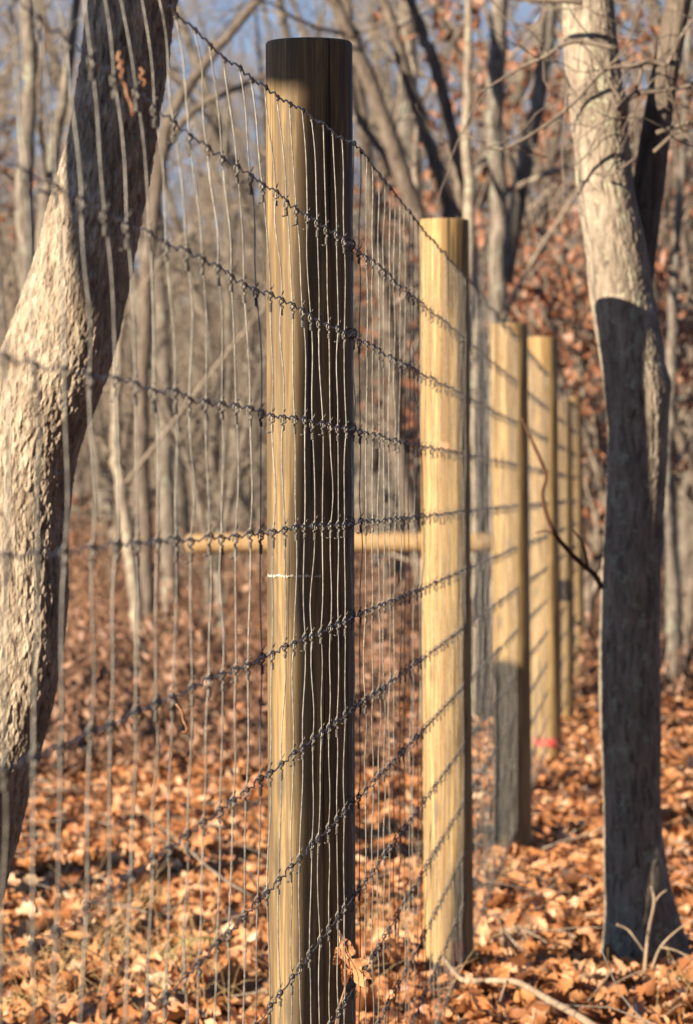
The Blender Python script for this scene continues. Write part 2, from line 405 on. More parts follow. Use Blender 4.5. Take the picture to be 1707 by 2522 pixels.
N0, N1 = -27, 132
def build_fence():
    root = empty('wire_fence', (fx(10.6), 10.6, 0), label='galvanised woven wire mesh fence strung along the right side of the round wooden posts', cat='wire fence')
    org = np.array(root.location)
    rs = np.random.RandomState(11)
    cross = {}
    for n in range(N0, N1 + 1):
        for w in range(13): cross[n, w] = node(n, w)
    for w in range(13):
        P = []
        for n in range(N0, N1):
            a, b = cross[n, w], cross[n + 1, w]
            if n < 75:
                a1 = rs.uniform(.8, 1.3); s = rs.choice([-1, 1])
                amp = .0032 * a1 if w else .003
                P.append(a)
                for t, dz, dx in ((.2, .15, .2), (.36, -.8, .5), (.52, .3, -.5), (.66, 1.0, -.3), (.84, .1, .1)):
                    p = a * (1 - t) + b * t; p[2] += dz * amp; p[0] += dx * amp * s * .8; P.append(p)
            else:
                P.append(a); m_ = (a + b) / 2; m_[2] -= .002; P.append(m_)
        P.append(cross[N1, w])
        mb = MB(); mb.tube(np.array(P), .0014 if w == 0 else .0011, 5)
        mb.build('line_wire', M['line'], root, origin=org)
    far = MB()
    for n in range(N0, N1 + 1):
        near = n < 73
        mb = MB() if near else far
        pts = []
        for w in range(13):
            c = cross[n, w] + np.array([-.0022, 0, 0])
            if w:  # wavy stretch between two line wires
                q = pts[-1]
                bl = rs.normal(0, .0013) + (.0022 if -22 < n < -8 and w < 5 else 0); bl2 = rs.normal(0, .0009)
                m = 7 if near else 3
                for t in np.linspace(0, 1, m + 1)[1:-1]:
                    p = q * (1 - t) + c * t
                    p[0] += bl * math.sin(math.pi * t) + bl2 * math.sin(2 * math.pi * t)
                    p[1] += bl2 * 3 * math.sin(math.pi * t)
                    pts.append(p)
            pts.append(c)
        low = pts[-1] + np.array([0, 0, -.03]); pts.append(low)
        mb.tube(np.array(pts), .00098 if near else .0011, 5 if near else 3)
        for w in range(13):
            c = cross[n, w] + np.array([-.0022, 0, 0])
            sc_ = rs.uniform(.85, 1.15)
            if n < 30:
                turns = rs.choice([3, 4, 5]) if w else 1.6
                L = (.0021 * turns if w else .006) * sc_
                t = np.linspace(0, 1, int(turns * 9) + 1); ph = rs.uniform(0, 6.28)
                y0 = -.0115 * sc_ if w else .0035
                H_ = np.stack([.0016 * np.cos(t * turns * 6.283 + ph), .0016 * np.sin(t * turns * 6.283 + ph), y0 - t * L], -1)
                mb.tube(c + H_, .00098, 5, .5)
                if w:
                    q = rs.choice([-1, 1]) * rs.uniform(.6, 1.2)
                    mb.tube(c + catmull(np.array([[.0022, -.001, -.003], [-.0028 * q, -.002, -.006], [.0025 * q, -.002, -.009], [0, -.001, y0]]), 10), .0013, 5, .75)
                # the loop hooked over the line wire and its pointed tail
                t = np.linspace(0, 1, 9); a = -2.4 + t * 5.2
                ring = np.stack([.0028 * np.cos(a) + .001, .0030 * np.sin(t * 5), .0036 * np.sin(a)], -1)
                mb.tube(c + ring, .00115, 5, .75)
                if w:
                    s = rs.uniform(-.3, 1)
                    tail = np.array([[-.003, 0, -.006], [-.0035, .002, .0], [-.001, .002, .005], [.0025 + .001 * s, .001, .0105 * sc_], [.0035 + .001 * s, 0, .0135 * sc_]])
                    mb.tube(c + tail, [.0009, .0013, .0012, .0008, .0004], 5, .75)
                    if rs.rand() < .2:
                        e = c + np.array([-.002, 0, y0 - L])
                        mb.tube(np.array([e, e + [-.0025, 0, -.001], e + [-.0045, 0, .0005]]), .00115, 5, .75)
            elif near:
                t = np.linspace(0, 1, 13)
                H_ = np.stack([.0022 * np.cos(t * 19), .0022 * np.sin(t * 19), -.004 - t * .018], -1)
                mb.tube(c + H_, .0012, 4, .75)
                mb.tube(c + np.array([[-.003, 0, -.004], [-.001, 0, .004], [.002, 0, .010]]), [.0015, .0022, .0006], 4, .75)
            else:
                mb.tube(c + np.array([[-.002, 0, -.02], [0, 0, 0], [.001, 0, .009]]), [.0018, .0023, .0008], 4, .75)
        if near: mb.build('stay_wire', M['stay'], root, attr='tarnish', origin=org)
    o = far.build('stay_wires', M['stay'], root, attr='tarnish', origin=org); o['kind'] = 'stuff'
    # wire clips that tie the line wires to the nearest two posts
    for zi, n in ((6.56, 0), (10.68, 27)):
        for w in range(1, 13):
            c = node(n, w); mb = MB()
            t = np.linspace(0, 2 * math.pi * 1.2, 16)
            mb.tube(c + np.stack([-.006 + .0085 * np.cos(t), .004 * np.sin(t), .0085 * np.sin(t) + .004], -1), .0017, 6)
            mb.build('wire_clip', M['line'], root, origin=org)
    return root
build_fence()

# ------------------------------------------------------------ posts
def build_post(x0, x1, z, top_h, r, mat, label, seed, lean=(0, 0)):
    """x0, x1: centre at the top and at the ground"""
    root = empty('fence_post', (x1, z, 0), label=label, cat='fence post', group='round wooden fence posts')
    nu, nv = 96, 160
    zz = np.concatenate([np.linspace(-.35, top_h - .006, nv), [top_h - .002, top_h, top_h + .0015, top_h + .002]])
    rr = np.concatenate([np.full(nv, 1.0), [.985, .955, .6, .02]])
    th = np.arange(nu) * 2 * math.pi / nu
    T, Z = np.meshgrid(th, zz); RR = r * rr[:, None] * (1 + .012 * (top_h - Z) * .5)
    N = np.stack([np.cos(T) * 1.3, np.sin(T) * 1.3, Z * .8 + seed], -1)
    RR = RR * (1 + .018 * fbm(N, 2, seed))
    RR = RR + .0009 * fbm(np.stack([np.cos(T) * 14, np.sin(T) * 14, Z * 1.2], -1), 2, seed + 5)
    f = (top_h - Z) / top_h
    X = (x0 - x1) * (1 - f) + RR * np.cos(T); Y = RR * np.sin(T)
    V = np.stack([X, Y, Z], -1).reshape(-1, 3); n = len(zz)
    i = np.arange(n - 1)[:, None] * nu; j = np.arange(nu)[None, :]; j2 = (j + 1) % nu
    Q = np.stack([i + j, i + j2, i + nu + j2, i + nu + j], -1).reshape(-1, 4)
    mesh_obj('shaft', V, Q, mat, root)
    def patch(name, a0, a1, h0, h1, m, jag=.004, proud=.0016, sd=1):
        """a thin layer of paint or chalk on the shaft; angles from the side that faces the camera, to the right"""
        A = np.linspace(a0, a1, 40); rs = np.random.RandomState(sd)
        up = h1 + rs.normal(0, jag, 40); dn = h0 + rs.normal(0, jag, 40)
        vs = []
        for hh in (dn, (dn + up) / 2, up):
            for a, h in zip(A, hh):
                f_ = (top_h - h) / top_h
                R_ = r * (1 + .012 * (top_h - h) * .5)
                R_ = R_ * (1 + .018 * float(fbm(np.array([[math.cos(a - math.pi / 2) * 1.3, math.sin(a - math.pi / 2) * 1.3, h * .8 + seed]]), 2, seed)[0])) + proud
                vs.append(((x0 - x1) * (1 - f_) + R_ * math.sin(a), -R_ * math.cos(a), h))
        q = [(k * 40 + c, k * 40 + c + 1, (k + 1) * 40 + c + 1, (k + 1) * 40 + c) for k in (0, 1) for c in range(39)]
        return mesh_obj(name, vs, np.array(q), m, root)
    return root, patch

def px_post(xt, xb, yt, z, r, mat, label, seed):
    a = at(xt, yt, z); b = at(xb, HORIZON + 1, z)
    return build_post(a[0], b[0] + (b[0] - a[0]) * .3, z, a[2], r, mat, label, seed)
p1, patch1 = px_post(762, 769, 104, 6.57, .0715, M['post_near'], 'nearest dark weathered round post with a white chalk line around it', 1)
patch1('chalk_line', -1.3, .25, CAM_H - (1419 - HORIZON) / F * 6.5 - .0016, CAM_H - (1419 - HORIZON) / F * 6.5 + .0018, M['chalk'], .0009, .0022, 3)
p2, patch2 = px_post(1094, 1104, 541, 10.62, .0655, M['post'], 'second nearest fence post, golden wood with a red paint dab at its foot', 12)
patch2('paint_mark', .1, .68, .05, .13, M['red'], .006, .0022, 4)
patch2('faded_paint_mark', -.35, .15, 1.44, 1.462, M['orange'], .004, .0018, 6)
p3, patch3 = px_post(1253, 1262, 797, 14.75, .0695, M['post'], 'third fence post from the camera, pale wood with a shaded foot', 23)
p4, patch4 = px_post(1337, 1345, 830, 19.2, .0715, M['post'], 'fourth fence post, with pink paint round its foot', 34)
patch4('paint_mark', -1.1, .8, .10, .138, M['red'], .008, .0025, 5)
px_post(1382, 1386, 985, 23.2, .064, M['post'], 'slim fifth fence post, half hidden behind the mesh', 45)
px_post(1410, 1416, 978, 27.4, .064, M['post'], 'farthest and smallest of the fence posts', 56)
build_post(fx(2.42) - .075, fx(2.42) - .075, 2.42, 2.04, .071, M['post'], 'fence post nearest to where the camera stands, left of the view', 67)

# ------------------------------------------------------------ trees
def bark_trunk(ctrl, rad, nu, nv, seed, depth, fu=1.0, fv=1.0, plates=True, knobs=()):
    """a trunk as one dense mesh with real bark relief; ctrl = world points, rad = radii"""
    P = catmull(ctrl, nv); R = catmull(np.stack([np.asarray(rad, float)] * 3, -1), nv)[:, 0]
    T = np.gradient(P, axis=0); T /= np.linalg.norm(T, axis=1)[:, None]
    A = np.cross(T, [0, 1.0, 0]); A /= np.linalg.norm(A, axis=1)[:, None]; B = np.cross(T, A)
    th = np.arange(nu) * 2 * math.pi / nu
    s = np.concatenate([[0], np.cumsum(np.linalg.norm(np.diff(P, axis=0), axis=1))])
    TH, S = np.meshgrid(th, s)
    C = np.stack([np.cos(TH) * .1, np.sin(TH) * .1, S], -1)
    warp = fbm(C * [9, 9, 5], 2, seed + 7) * .010
    Q_ = C + np.stack([warp, warp, warp * 2], -1)
    d = np.clip(ridge(Q_ * [58 * fu, 58 * fu, 15 * fv], seed), -1, .75) + .55 * np.clip(ridge(Q_ * [110 * fu, 110 * fu, 42 * fv], seed + 2), -1, .8)
    d = d * depth * (.75 + .5 * vnoise(C * 11, seed + 4)) + depth * .5 * vnoise(C * [260, 260, 120], seed + 9)
    big = 1 + .05 * vnoise(C * [14, 14, 4], seed + 11)
    RR = R[:, None] * big + d
    V = P[:, None, :] + RR[..., None] * (np.cos(TH)[..., None] * A[:, None, :] + np.sin(TH)[..., None] * B[:, None, :])
    for c, r_, hgt in knobs:
        D = V - np.asarray(c); w = np.exp(-(D ** 2).sum(-1) / r_ ** 2)
        out = V - P[:, None, :]; out /= np.linalg.norm(out, axis=-1)[..., None]
        V = V + out * (w * hgt)[..., None]
    i = np.arange(nv - 1)[:, None] * nu; j = np.arange(nu)[None, :]; j2 = (j + 1) % nu
    Q = np.stack([i + j, i + j2, i + nu + j2, i + nu + j], -1).reshape(-1, 4)
    return V.reshape(-1, 3), Q

def perp(d, rs):
    v = rs.normal(size=3); v -= d * v.dot(d); return v / (np.linalg.norm(v) + 1e-9)

def wander(start, d, L, n, rs, jit, up=.0):
    P = [np.array(start, float)]; d = np.array(d, float)
    for k in range(n):
        d = d + rs.normal(0, jit, 3) + np.array([0, 0, up]); d /= np.linalg.norm(d)
        P.append(P[-1] + d * L / n)
    return np.array(P)

def grow(mb, P, R, level, rs, dens, maxlev, tips, jit=.16, minr=.002, start=.2):
    """side branches along a finished stem P (radii R)"""
    L = np.linalg.norm(np.diff(P, axis=0), axis=1).sum(); n = max(1, int(L * dens[level]))
    for k in range(n):
        t = start + (1 - start) * (k + rs.rand()) / n; t = min(t, .98)
        i = int(t * (len(P) - 1)); u = t * (len(P) - 1) - i
        p = P[i] * (1 - u) + P[i + 1] * u; r = R[i] * (1 - u) + R[i + 1] * u
        d = P[i + 1] - P[i]; d /= np.linalg.norm(d)
        a = rs.uniform(.5, 1.15); q = perp(d, rs)
        nd = d * math.cos(a) + q * math.sin(a); nd[2] += .12; nd /= np.linalg.norm(nd)
        nr = max(minr, min(r * rs.uniform(.2, .42), .02)); nl = L * rs.uniform(.28, .6) * (1 - .45 * t)
        nl = max(nl, .25)
        m = 6 if level < 1 else (5 if level < 2 else 4)
        Q = wander(p, nd, nl, m, rs, jit, .03); Rr = np.linspace(nr, max(minr * .6, nr * .25), m + 1)
        mb.tube(Q, Rr, 6 if level == 0 else (4 if level == 1 else 3))
        if level + 1 < maxlev: grow(mb, Q, Rr, level + 1, rs, dens, maxlev, tips, jit, minr, .15)
        else: tips.append(Q)

def leaf_cloud(rs, tips, per, size, mat, name, parent, org, hmax=99, spread=.11):
    pos = []
    for Q in tips:
        if vnoise(np.array([Q[0] * .9]), 17)[0] < -.1: continue
        for k in range(per):
            i = rs.randint(len(Q)); p = Q[i] + rs.normal(0, spread, 3)
            if p[2] < hmax: pos.append(p)
    if not pos: return None
    pos = np.array(pos)
    V, Q, r = leaves(rs, pos, rs.uniform(size * .7, size * 1.3, len(pos)), 1.0, 1.0, .3, 4)
    return mesh_obj(name, V - org, Q, mat, parent, attrs={'rnd': r})

def make_tree(seed, height, r0, kind, mat, twigmat, leafy=0, z0=0, forks=2, maxlev=3, dens=(3.0, 4.5, 5.5)):
    """a bare tree standing at the origin: trunk (with its fork stems), branches, and the leaves it kept"""
    rs = np.random.RandomState(seed)
    root = empty(kind, (0, 0, 0))
    tr = MB(); br = MB(); tips = []
    lean = rs.normal(0, .05, 3); lean[2] = 1
    fh = height * rs.uniform(.16, .34)
    stem = wander((0, 0, -.3), lean / np.linalg.norm(lean), fh + .3, 8, rs, .03, .02)
    Rs = np.linspace(r0 * 1.05, r0 * .85, 9); Rs[0] = r0 * 1.35; Rs[1] = r0 * 1.15
    tr.tube(stem, Rs, 12)
    grow(br, stem, Rs, 1, rs, dens, maxlev, tips, start=.4)
    for k in range(forks):
        a = rs.uniform(0, 6.28) if k else rs.uniform(2.6, 3.6)
        sp = rs.uniform(.12, .42) if forks > 1 else .05
        d = np.array([math.cos(a + k * 2.5) * sp, math.sin(a + k * 2.5) * sp, 1]); d /= np.linalg.norm(d)
        S = wander(stem[-1] - [0, 0, .05], d, height - fh, 14, rs, .055, .02)
        R_ = np.linspace(r0 * (.72 if forks > 1 else .85), .012, 15)
        tr.tube(S, R_, 9)
        grow(br, S, R_, 0, rs, dens, maxlev, tips, start=.05)
    tr.build('trunk', mat, root); br.build('branches', twigmat, root)
    if leafy: leaf_cloud(rs, tips, leafy, .095, M['rust_leaf'], 'leaves', root, 0)
    return root

def copy_tree(o, loc, rz, s, label, group=None):
    c = o.copy(); COL.objects.link(c); c.location = loc; c.rotation_euler = (0, 0, rz); c.scale = (s, s, s)
    c['label'] = label
    if group: c['group'] = group
    for ch in o.children:
        d = ch.copy(); COL.objects.link(d); d.parent = c
    return c

# --- left leaning oak, in focus
ZL = 7.7
LT = [(440, -420, 110), (385, -200, 107), (328, 0, 104), (298, 217, 101), (256, 434, 105), (203, 651, 119), (142, 868, 133), (67, 1085, 131),
      (38, 1302, 128), (35, 1519, 126), (1, 1736, 122), (-57, 1953, 120), (-106, 2170, 120), (-170, 2400, 126), (-240, 2700, 145), (-260, 2900, 175)]
def pxpath(L, z, k=1.0):
    c = [at(x * k, y * k, z) for x, y, _ in L]; r = [w * k / F * z for _, _, w in L]
    return c, r
lt = empty('leaning_oak', at(-270, 2900, ZL) * [1, 1, 0], label='thick rough barked tree trunk leaning across the left edge behind the wires', cat='tree')
c, r = pxpath(LT, ZL); c = [c[0] + (c[0] - c[1]) * 3] + c; r = [r[0] * .8] + r
V, Q = bark_trunk(c[::-1], r[::-1], 460, 1900, 5, .0032, 1.45, 1.5)
mesh_obj('trunk', V - np.array(lt.location), Q, M['bark_left'], lt)
mb = MB(); tips = []; rs = np.random.RandomState(8)
top = wander(c[0], c[0] - c[1], 4, 10, rs, .06); Rt = np.linspace(r[0] * .9, .02, 11)
mb.tube(top, Rt, 10); grow(mb, top, Rt, 0, rs, (2, 3, 4), 2, tips)
mb.build('branches', M['bark'], lt, origin=np.array(lt.location))

# --- right forked tree, half in the shadow of the second post
ZR = 11.15
RT = [(1318, -260, 60), (1328, -80, 60), (1333, 0, 60), (1350, 200, 61), (1366, 330, 63), (1378, 450, 66), (1398, 560, 68), (1413, 680, 70), (1434, 800, 69), (1446, 900, 70), (1447, 1000, 66),
      (1438, 1200, 66), (1430, 1400, 67), (1430, 1600, 67), (1434, 1800, 66), (1440, 1950, 70), (1452, 2060, 80), (1462, 2150, 98), (1470, 2240, 120)]
rt = empty('forked_tree', at(1455 * 1.085, 2380, ZR) * [1, 1, 0], label='lichened forked tree at the right, sunlit above and shadowed by a post below', cat='tree')
org = np.array(rt.location)
c, r = pxpath(RT, ZR, 1.0852)
kn = [(disp(1515, 872, ZR - .02), .035, .009), (disp(1405, 240, ZR - .06), .05, .02)]
V, Q = bark_trunk(c[::-1], r[::-1], 300, 1300, 15, .0024, 1.2, .8, knobs=kn)
trunk_r = mesh_obj('trunk', V - org, Q, M['bark_right'], rt)
FK = [(1575, -260, 26), (1548, -60, 27), (1532, 40, 28), (1512, 150, 29), (1490, 280, 32), (1474, 400, 36), (1456, 500, 42), (1440, 600, 46), (1432, 700, 40)]
c2, r2 = pxpath(FK, ZR + .09, 1.0852)
V, Q = bark_trunk(c2[::-1], r2[::-1], 120, 420, 18, .0015, .9, .6)
mesh_obj('limb', V - org, Q, M['bark_dark'], rt)
RS = np.random.RandomState(77)
def limb(mb, pts, r0, r1, z, sides=7, k=1.0852, zs=None):
    P = [at(x * k, y * k, (zs[i] if zs else z)) for i, (x, y) in enumerate(pts)]
    P = catmull(P, len(P) * 5); mb.tube(P, np.linspace(r0, r1, len(P)), sides); return P
def branch(pts, r0, r1, z, nt, subs=()):
    br = MB(); P = limb(br, pts, r0, r1, z); Ps = [P]
    for sp, a0, a1, z2 in subs: Ps.append(limb(br, sp, a0, a1, z2))
    for q in range(int(nt * .6)):
        Pp = Ps[RS.randint(len(Ps))]; o = Pp[RS.randint(len(Pp) // 3, len(Pp))]
        Q = wander(o, [RS.normal(), RS.normal() * .5, RS.normal() * .8], RS.uniform(.15, .5), 9, RS, .17); br.tube(Q, np.linspace(.0025, .0011, 10), 4)
        if RS.rand() < .5: br.tube(wander(Q[5], [RS.normal(), RS.normal() * .5, RS.normal()], RS.uniform(.1, .3), 6, RS, .3), np.linspace(.0022, .0012, 7), 4)
    br.build('branch', M['bark_twig'], rt, origin=org)
branch([(1402, 250), (1440, 215), (1500, 205), (1573, 190), (1680, 120)], .011, .004, 11.0, 7, [([(1440, 215), (1455, 150), (1420, 120)], .006, .003, 11.0)])
branch([(1400, 110), (1300, 95), (1235, 130), (1180, 155), (1090, 210)], .008, .003, 10.9, 6)
branch([(1410, 230), (1360, 150), (1320, 100), (1285, 88)], .006, .003, 10.9, 3)
branch([(1512, 150), (1480, 140), (1440, 150), (1370, 160), (1310, 225), (1230, 290), (1130, 340), (1050, 300)], .008, .003, 10.9, 12, [([(1310, 225), (1290, 190), (1280, 160)], .004, .002, 10.9)])
branch([(1490, 302), (1560, 280), (1640, 260)], .007, .004, 11.05, 5)
branch([(1484, 345), (1540, 300), (1573, 330), (1620, 420)], .006, .003, 11.05, 5)
branch([(1512, 150), (1560, 60), (1600, 20)], .006, .003, 11.0, 4)
branch([(1350, 394), (1380, 398), (1400, 390), (1440, 360)], .004, .003, 11.02, 1)
branch([(1320, 5), (1290, 2), (1180, -2), (1060, -20)], .010, .006, 10.9, 6)
rb = MB()
limb(rb, [(1366, 1335), (1350, 1305), (1310, 1270), (1262, 1215), (1240, 1165), (1232, 1120), (1240, 1080), (1222, 1030), (1200, 985), (1185, 950)], .0085, .003, 11.0)
limb(rb, [(1240, 1080), (1225, 1045), (1205, 1000)], .004, .002, 11.0)
limb(rb, [(1260, 1215), (1240, 1205), (1215, 1210)], .004, .002, 11.0)
limb(rb, [(1335, 1290), (1325, 1240), (1300, 1200)], .005, .002, 11.0)
rb.build('side_twig', M['red_twig'], rt, origin=org)

# --- prototypes of the woods
proto = []
for k in range(4): proto.append(make_tree(100 + k, 7.5 + .7 * k, .085 + .015 * k, 'bare_tree', M['bark'], M['twig'], 0, forks=(1, 2, 3, 2)[k]))
for k in range(2): proto.append(make_tree(200 + k, 6 + k, .06, 'bare_tree', M['bark_dark'], M['twig'], 0, forks=1 + k))
leafy = [make_tree(300 + k, 4.4, .06, 'rusty_leaved_oak', M['bark_dark'], M['twig'], 8, forks=2) for k in range(2)]
scrub = [make_tree(400 + k, 4.2, .035, 'scrub_oak', M['bark'], M['twig'], 0, forks=3, dens=(3.5, 5, 6)) for k in range(2)]
for o in proto + leafy + scrub: tag(o, cat='tree')

GROUPS = 'bare trees in the woods behind the fence'
rs = np.random.RandomState(31)
used = set()
def plant(p, x, y, rz, s, label, group):
    loc = (x, y, float(gh(x, y)) - .05)
    if id(p) not in used:
        used.add(id(p)); p.location = loc; p.rotation_euler = (0, 0, rz); p.scale = (s, s, s); p['label'] = label; p['group'] = group
        return p
    return copy_tree(p, loc, rz, s, label, group)

# trees placed after the photograph (px of the trunk foot, depth)
def key_tree(name, label, paths, z, mat, rs, twigs=True, dens=(2.5, 4, 5), leaf=0, maxlev=3):
    """paths: pixel polylines (view coords, radius px) from the foot upward"""
    foot = disp(paths[0][0][0], paths[0][0][1], z); root = empty(name, (foot[0], z, 0), label=label, cat='tree')
    org = np.array(root.location); tr = MB(); br = MB(); tips = []
    for j, path in enumerate(paths):
        pts = [disp(x, y, z + .25 * j) for x, y, _ in path]; rr = [w * 1.0852 / F * z for _, _, w in path]
        if j == 0:
            g = pts[0].copy(); g[2] = -.2; 
            if pts[0][2] > 0: pts = [g] + pts; rr = [rr[0] * 1.3] + rr
        e = pts[-1] + (pts[-1] - pts[-2]) / (np.linalg.norm(pts[-1] - pts[-2])) * 2.5; pts.append(e); rr.append(rr[-1] * .4)
        n = len(pts) * 5; P = catmull(pts, n); R = np.interp(np.linspace(0, 1, n), np.linspace(0, 1, len(rr)), rr)
        P[1:-1] += rs.normal(0, .006, (n - 2, 3)); tr.tube(P, R, 12)
        if twigs: grow(br, P, R, 0, rs, dens, maxlev, tips, start=.3 if j == 0 else .1)
    tr.build('trunk', mat, root, origin=org)
    if twigs: br.build('branches', M['twig'], root, origin=org)
    if leaf: leaf_cloud(rs, tips, leaf, .11, M['rust_leaf'], 'leaves', root, org)
    return root
rk = np.random.RandomState(51)
D3 = (.35, 2.2, 4)
key_tree('slender_tree', 'slender pale sapling trunk bending left, between the leaning trunk and the nearest post',
         [[(322, 1540, 14), (312, 1400, 15), (296, 1260, 15), (278, 1120, 14), (262, 1000, 13), (266, 860, 11), (278, 700, 9), (292, 560, 7)]], 26, M['bark_right'], rk, dens=(.8, 2.5, 4))
key_tree('grey_tree', 'grey lichened trunk with a dark foot, just left of the horizontal rail',
         [[(388, 1400, 22), (382, 1200, 20), (374, 1000, 19), (372, 850, 18), (360, 600, 16), (350, 400, 14), (330, 100, 12)]], 33, M['bark'], rk, dens=D3)
key_tree('spreading_tree', 'tree whose long bare limbs fan up and left between the two nearest posts',
         [[(1010, 900, 20), (985, 640, 20), (940, 480, 21), (890, 330, 20), (855, 230, 19), (800, 90, 17), (760, 0, 14)],
          [(1000, 640, 16), (1018, 480, 17), (975, 330, 15), (925, 180, 14), (890, 60, 13), (868, 0, 12)],
          [(1040, 560, 13), (1045, 420, 13), (1020, 280, 14), (985, 150, 14), (950, 50, 12), (930, 0, 11)],
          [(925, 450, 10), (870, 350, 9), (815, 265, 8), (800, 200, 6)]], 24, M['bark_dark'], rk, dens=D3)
key_tree('forking_tree', 'forked upright tree behind the third post, its two stems parting half way up',
         [[(1130, 900, 22), (1128, 700, 21), (1132, 520, 20), (1128, 400, 20), (1120, 250, 21), (1130, 100, 20), (1135, 0, 19)],
          [(1148, 640, 15), (1172, 480, 19), (1195, 350, 19), (1218, 250, 17), (1228, 170, 17), (1245, 80, 16), (1250, 0, 14)]], 25, M['bark'], rk, dens=D3)
key_tree('lichened_tree', 'pale lichen covered trunk close behind, between the second and third posts',
         [[(1096, 1540, 22), (1092, 1300, 21), (1088, 1000, 20), (1085, 800, 18), (1070, 600, 15), (1060, 300, 11), (1065, 0, 9)]], 23.4, M['bark_right'], rk, dens=D3)
key_tree('dark_tree', 'dark shaded trunk rising behind the tops of the third and fourth posts',
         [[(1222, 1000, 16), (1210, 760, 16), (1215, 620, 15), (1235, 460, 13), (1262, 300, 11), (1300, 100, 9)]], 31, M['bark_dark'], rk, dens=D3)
key_tree('crooked_tree', 'crooked grey trunk just right of the shadowed forked tree',
         [[(1525, 1520, 22), (1530, 1400, 20), (1522, 1250, 16), (1512, 1100, 14), (1520, 900, 13), (1530, 650, 11), (1545, 400, 10)]], 26, M['bark'], rk, dens=D3)
key_tree('left_edge_tree', 'blurred grey trunk with rusty leaves at the upper left corner',
         [[(60, 1000, 24), (62, 700, 22), (55, 400, 20), (70, 200, 19), (62, 0, 17)],
          [(70, 700, 14), (100, 480, 15), (130, 300, 13), (160, 120, 11)]], 21, M['bark'], rk, dens=D3, leaf=0)
key_tree('twin_tree', 'dark trunk with a curving limb, behind the wires left of the nearest post',
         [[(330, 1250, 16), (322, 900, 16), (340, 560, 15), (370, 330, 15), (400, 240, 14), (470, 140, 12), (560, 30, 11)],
          [(345, 560, 12), (350, 420, 12), (395, 300, 10), (470, 230, 8), (560, 190, 6)]], 28, M['bark_dark'], rk, dens=D3)

# woods further back
nplaced = 0
spots = []
for i in range(2000):
    y = rs.uniform(30, 85); hw = .0875 * y + 2.0; x = rs.uniform(-hw, hw)
    if any((x - a) ** 2 + (y - b) ** 2 < 1.3 ** 2 for a, b in spots): continue
    spots.append((x, y))
    if len(spots) >= 128: break
EXTRA = [(60, 34, .9), (1190, 31, 1.0), (1330, 33, 1.05), (1260, 38, 1.2), (1655, 27, .9), (1470, 43, 1.25), (1090, 45, 1.2), (1600, 36, 1.1), (1130, 33.5, 1.2), (1560, 30, 1.15), (1400, 28.5, .95), (1225, 34, 1.3), (1690, 32, 1.2)]
for px_, y_, s_ in EXTRA: spots.append(((px_ - W / 2) / F * y_, y_ + .001))
WORDS = ['first', 'second', 'third', 'fourth', 'fifth', 'sixth', 'seventh', 'eighth', 'ninth', 'tenth', 'eleventh', 'twelfth', 'thirteenth', 'fourteenth', 'fifteenth', 'sixteenth', 'seventeenth', 'eighteenth', 'nineteenth', 'twentieth'] + ['far'] * 99
BINS = [(-9e9, 14, 'beyond the left edge of the view'), (14, 225, 'seen behind the leaning trunk'), (225, 655, 'between the leaning trunk and the nearest post'),
        (655, 875, 'behind the nearest post'), (875, 1035, 'seen between the nearest and second posts'), (1035, 1305, 'around the second and third posts'),
        (1305, 1500, 'between the fourth post and the forked tree'), (1500, 1707, 'behind or right of the forked tree'), (1707, 9e9, 'beyond the right edge of the view')]
count = {}
for (x, y) in sorted(spots, key=lambda t: t[0] / t[1]):
    px = x / y * F + W / 2; q = rs.rand()
    place = [b_[2] for b_ in BINS if b_[0] <= px < b_[1]][0]
    kind = 'bare' if q < .64 else ('leafy' if q < .84 and px > 1100 and y < 60 else 'scrub')
    if any(abs(y - e[1] - .001) < 1e-6 for e in EXTRA): kind = 'leafy'
    if kind == 'bare' and y < 40 and 0 < px < 655: kind = 'scrub'
    count[kind, place] = count.get((kind, place), 0) + 1; wd = WORDS[count[kind, place] - 1]
    if kind == 'bare': plant(proto[rs.randint(6)], x, y, rs.uniform(0, 6.28), rs.uniform(.95, 1.35), '%s of the tall bare trees %s' % (wd, place), GROUPS)
    elif kind == 'leafy': plant(leafy[rs.randint(2)], x, y, rs.uniform(0, 6.28), rs.uniform(.85, 1.15), '%s of the rusty leaved oaks %s' % (wd, place), 'oaks with rusty leaves behind the fence')
    else: plant(scrub[rs.randint(2)], x, y, rs.uniform(0, 6.28), rs.uniform(.7, 1.1), '%s of the low scrub oaks %s' % (wd, place), 'scrub oaks behind the fence')
for o in proto + leafy + scrub:
    if id(o) not in used: o.location = (6, 60, 0); o['label'] = 'bare tree'

# far woods that read as one mass
def far_woods():
    rs = np.random.RandomState(91); mb = MB()
    for k in range(620):
        y = rs.uniform(86, 150); hw = .0875 * y + 8; x = rs.uniform(-hw, hw); h = rs.uniform(3.5, 8.5)
        S = wander((x, y, -.3), (rs.normal(0, .06), 0, 1), h, 8, rs, .05); R = np.linspace(rs.uniform(.07, .16), .02, 9)
        mb.tube(S, R, 5)
        for q in range(26):
            i = rs.randint(2, 8); d = np.array([rs.normal(), rs.normal() * .5, rs.uniform(.1, 1.2)]); d /= np.linalg.norm(d)
            Pq = wander(S[i], d, rs.uniform(1, 3.2), 4, rs, .2); mb.tube(Pq, np.linspace(.035, .012, 5), 3)
            for q2 in range(3):
                d2 = np.array([rs.normal(), rs.normal() * .5, rs.normal() * .7 + .3]); d2 /= np.linalg.norm(d2)
                mb.tube(wander(Pq[rs.randint(1, 5)], d2, rs.uniform(.5, 1.5), 3, rs, .25), np.linspace(.02, .008, 4), 3)
    return mb.build('far_woods', M['twig'])
tag(far_woods(), 'distant grey mass of bare winter trees closing off the view', 'woods', kind='stuff')

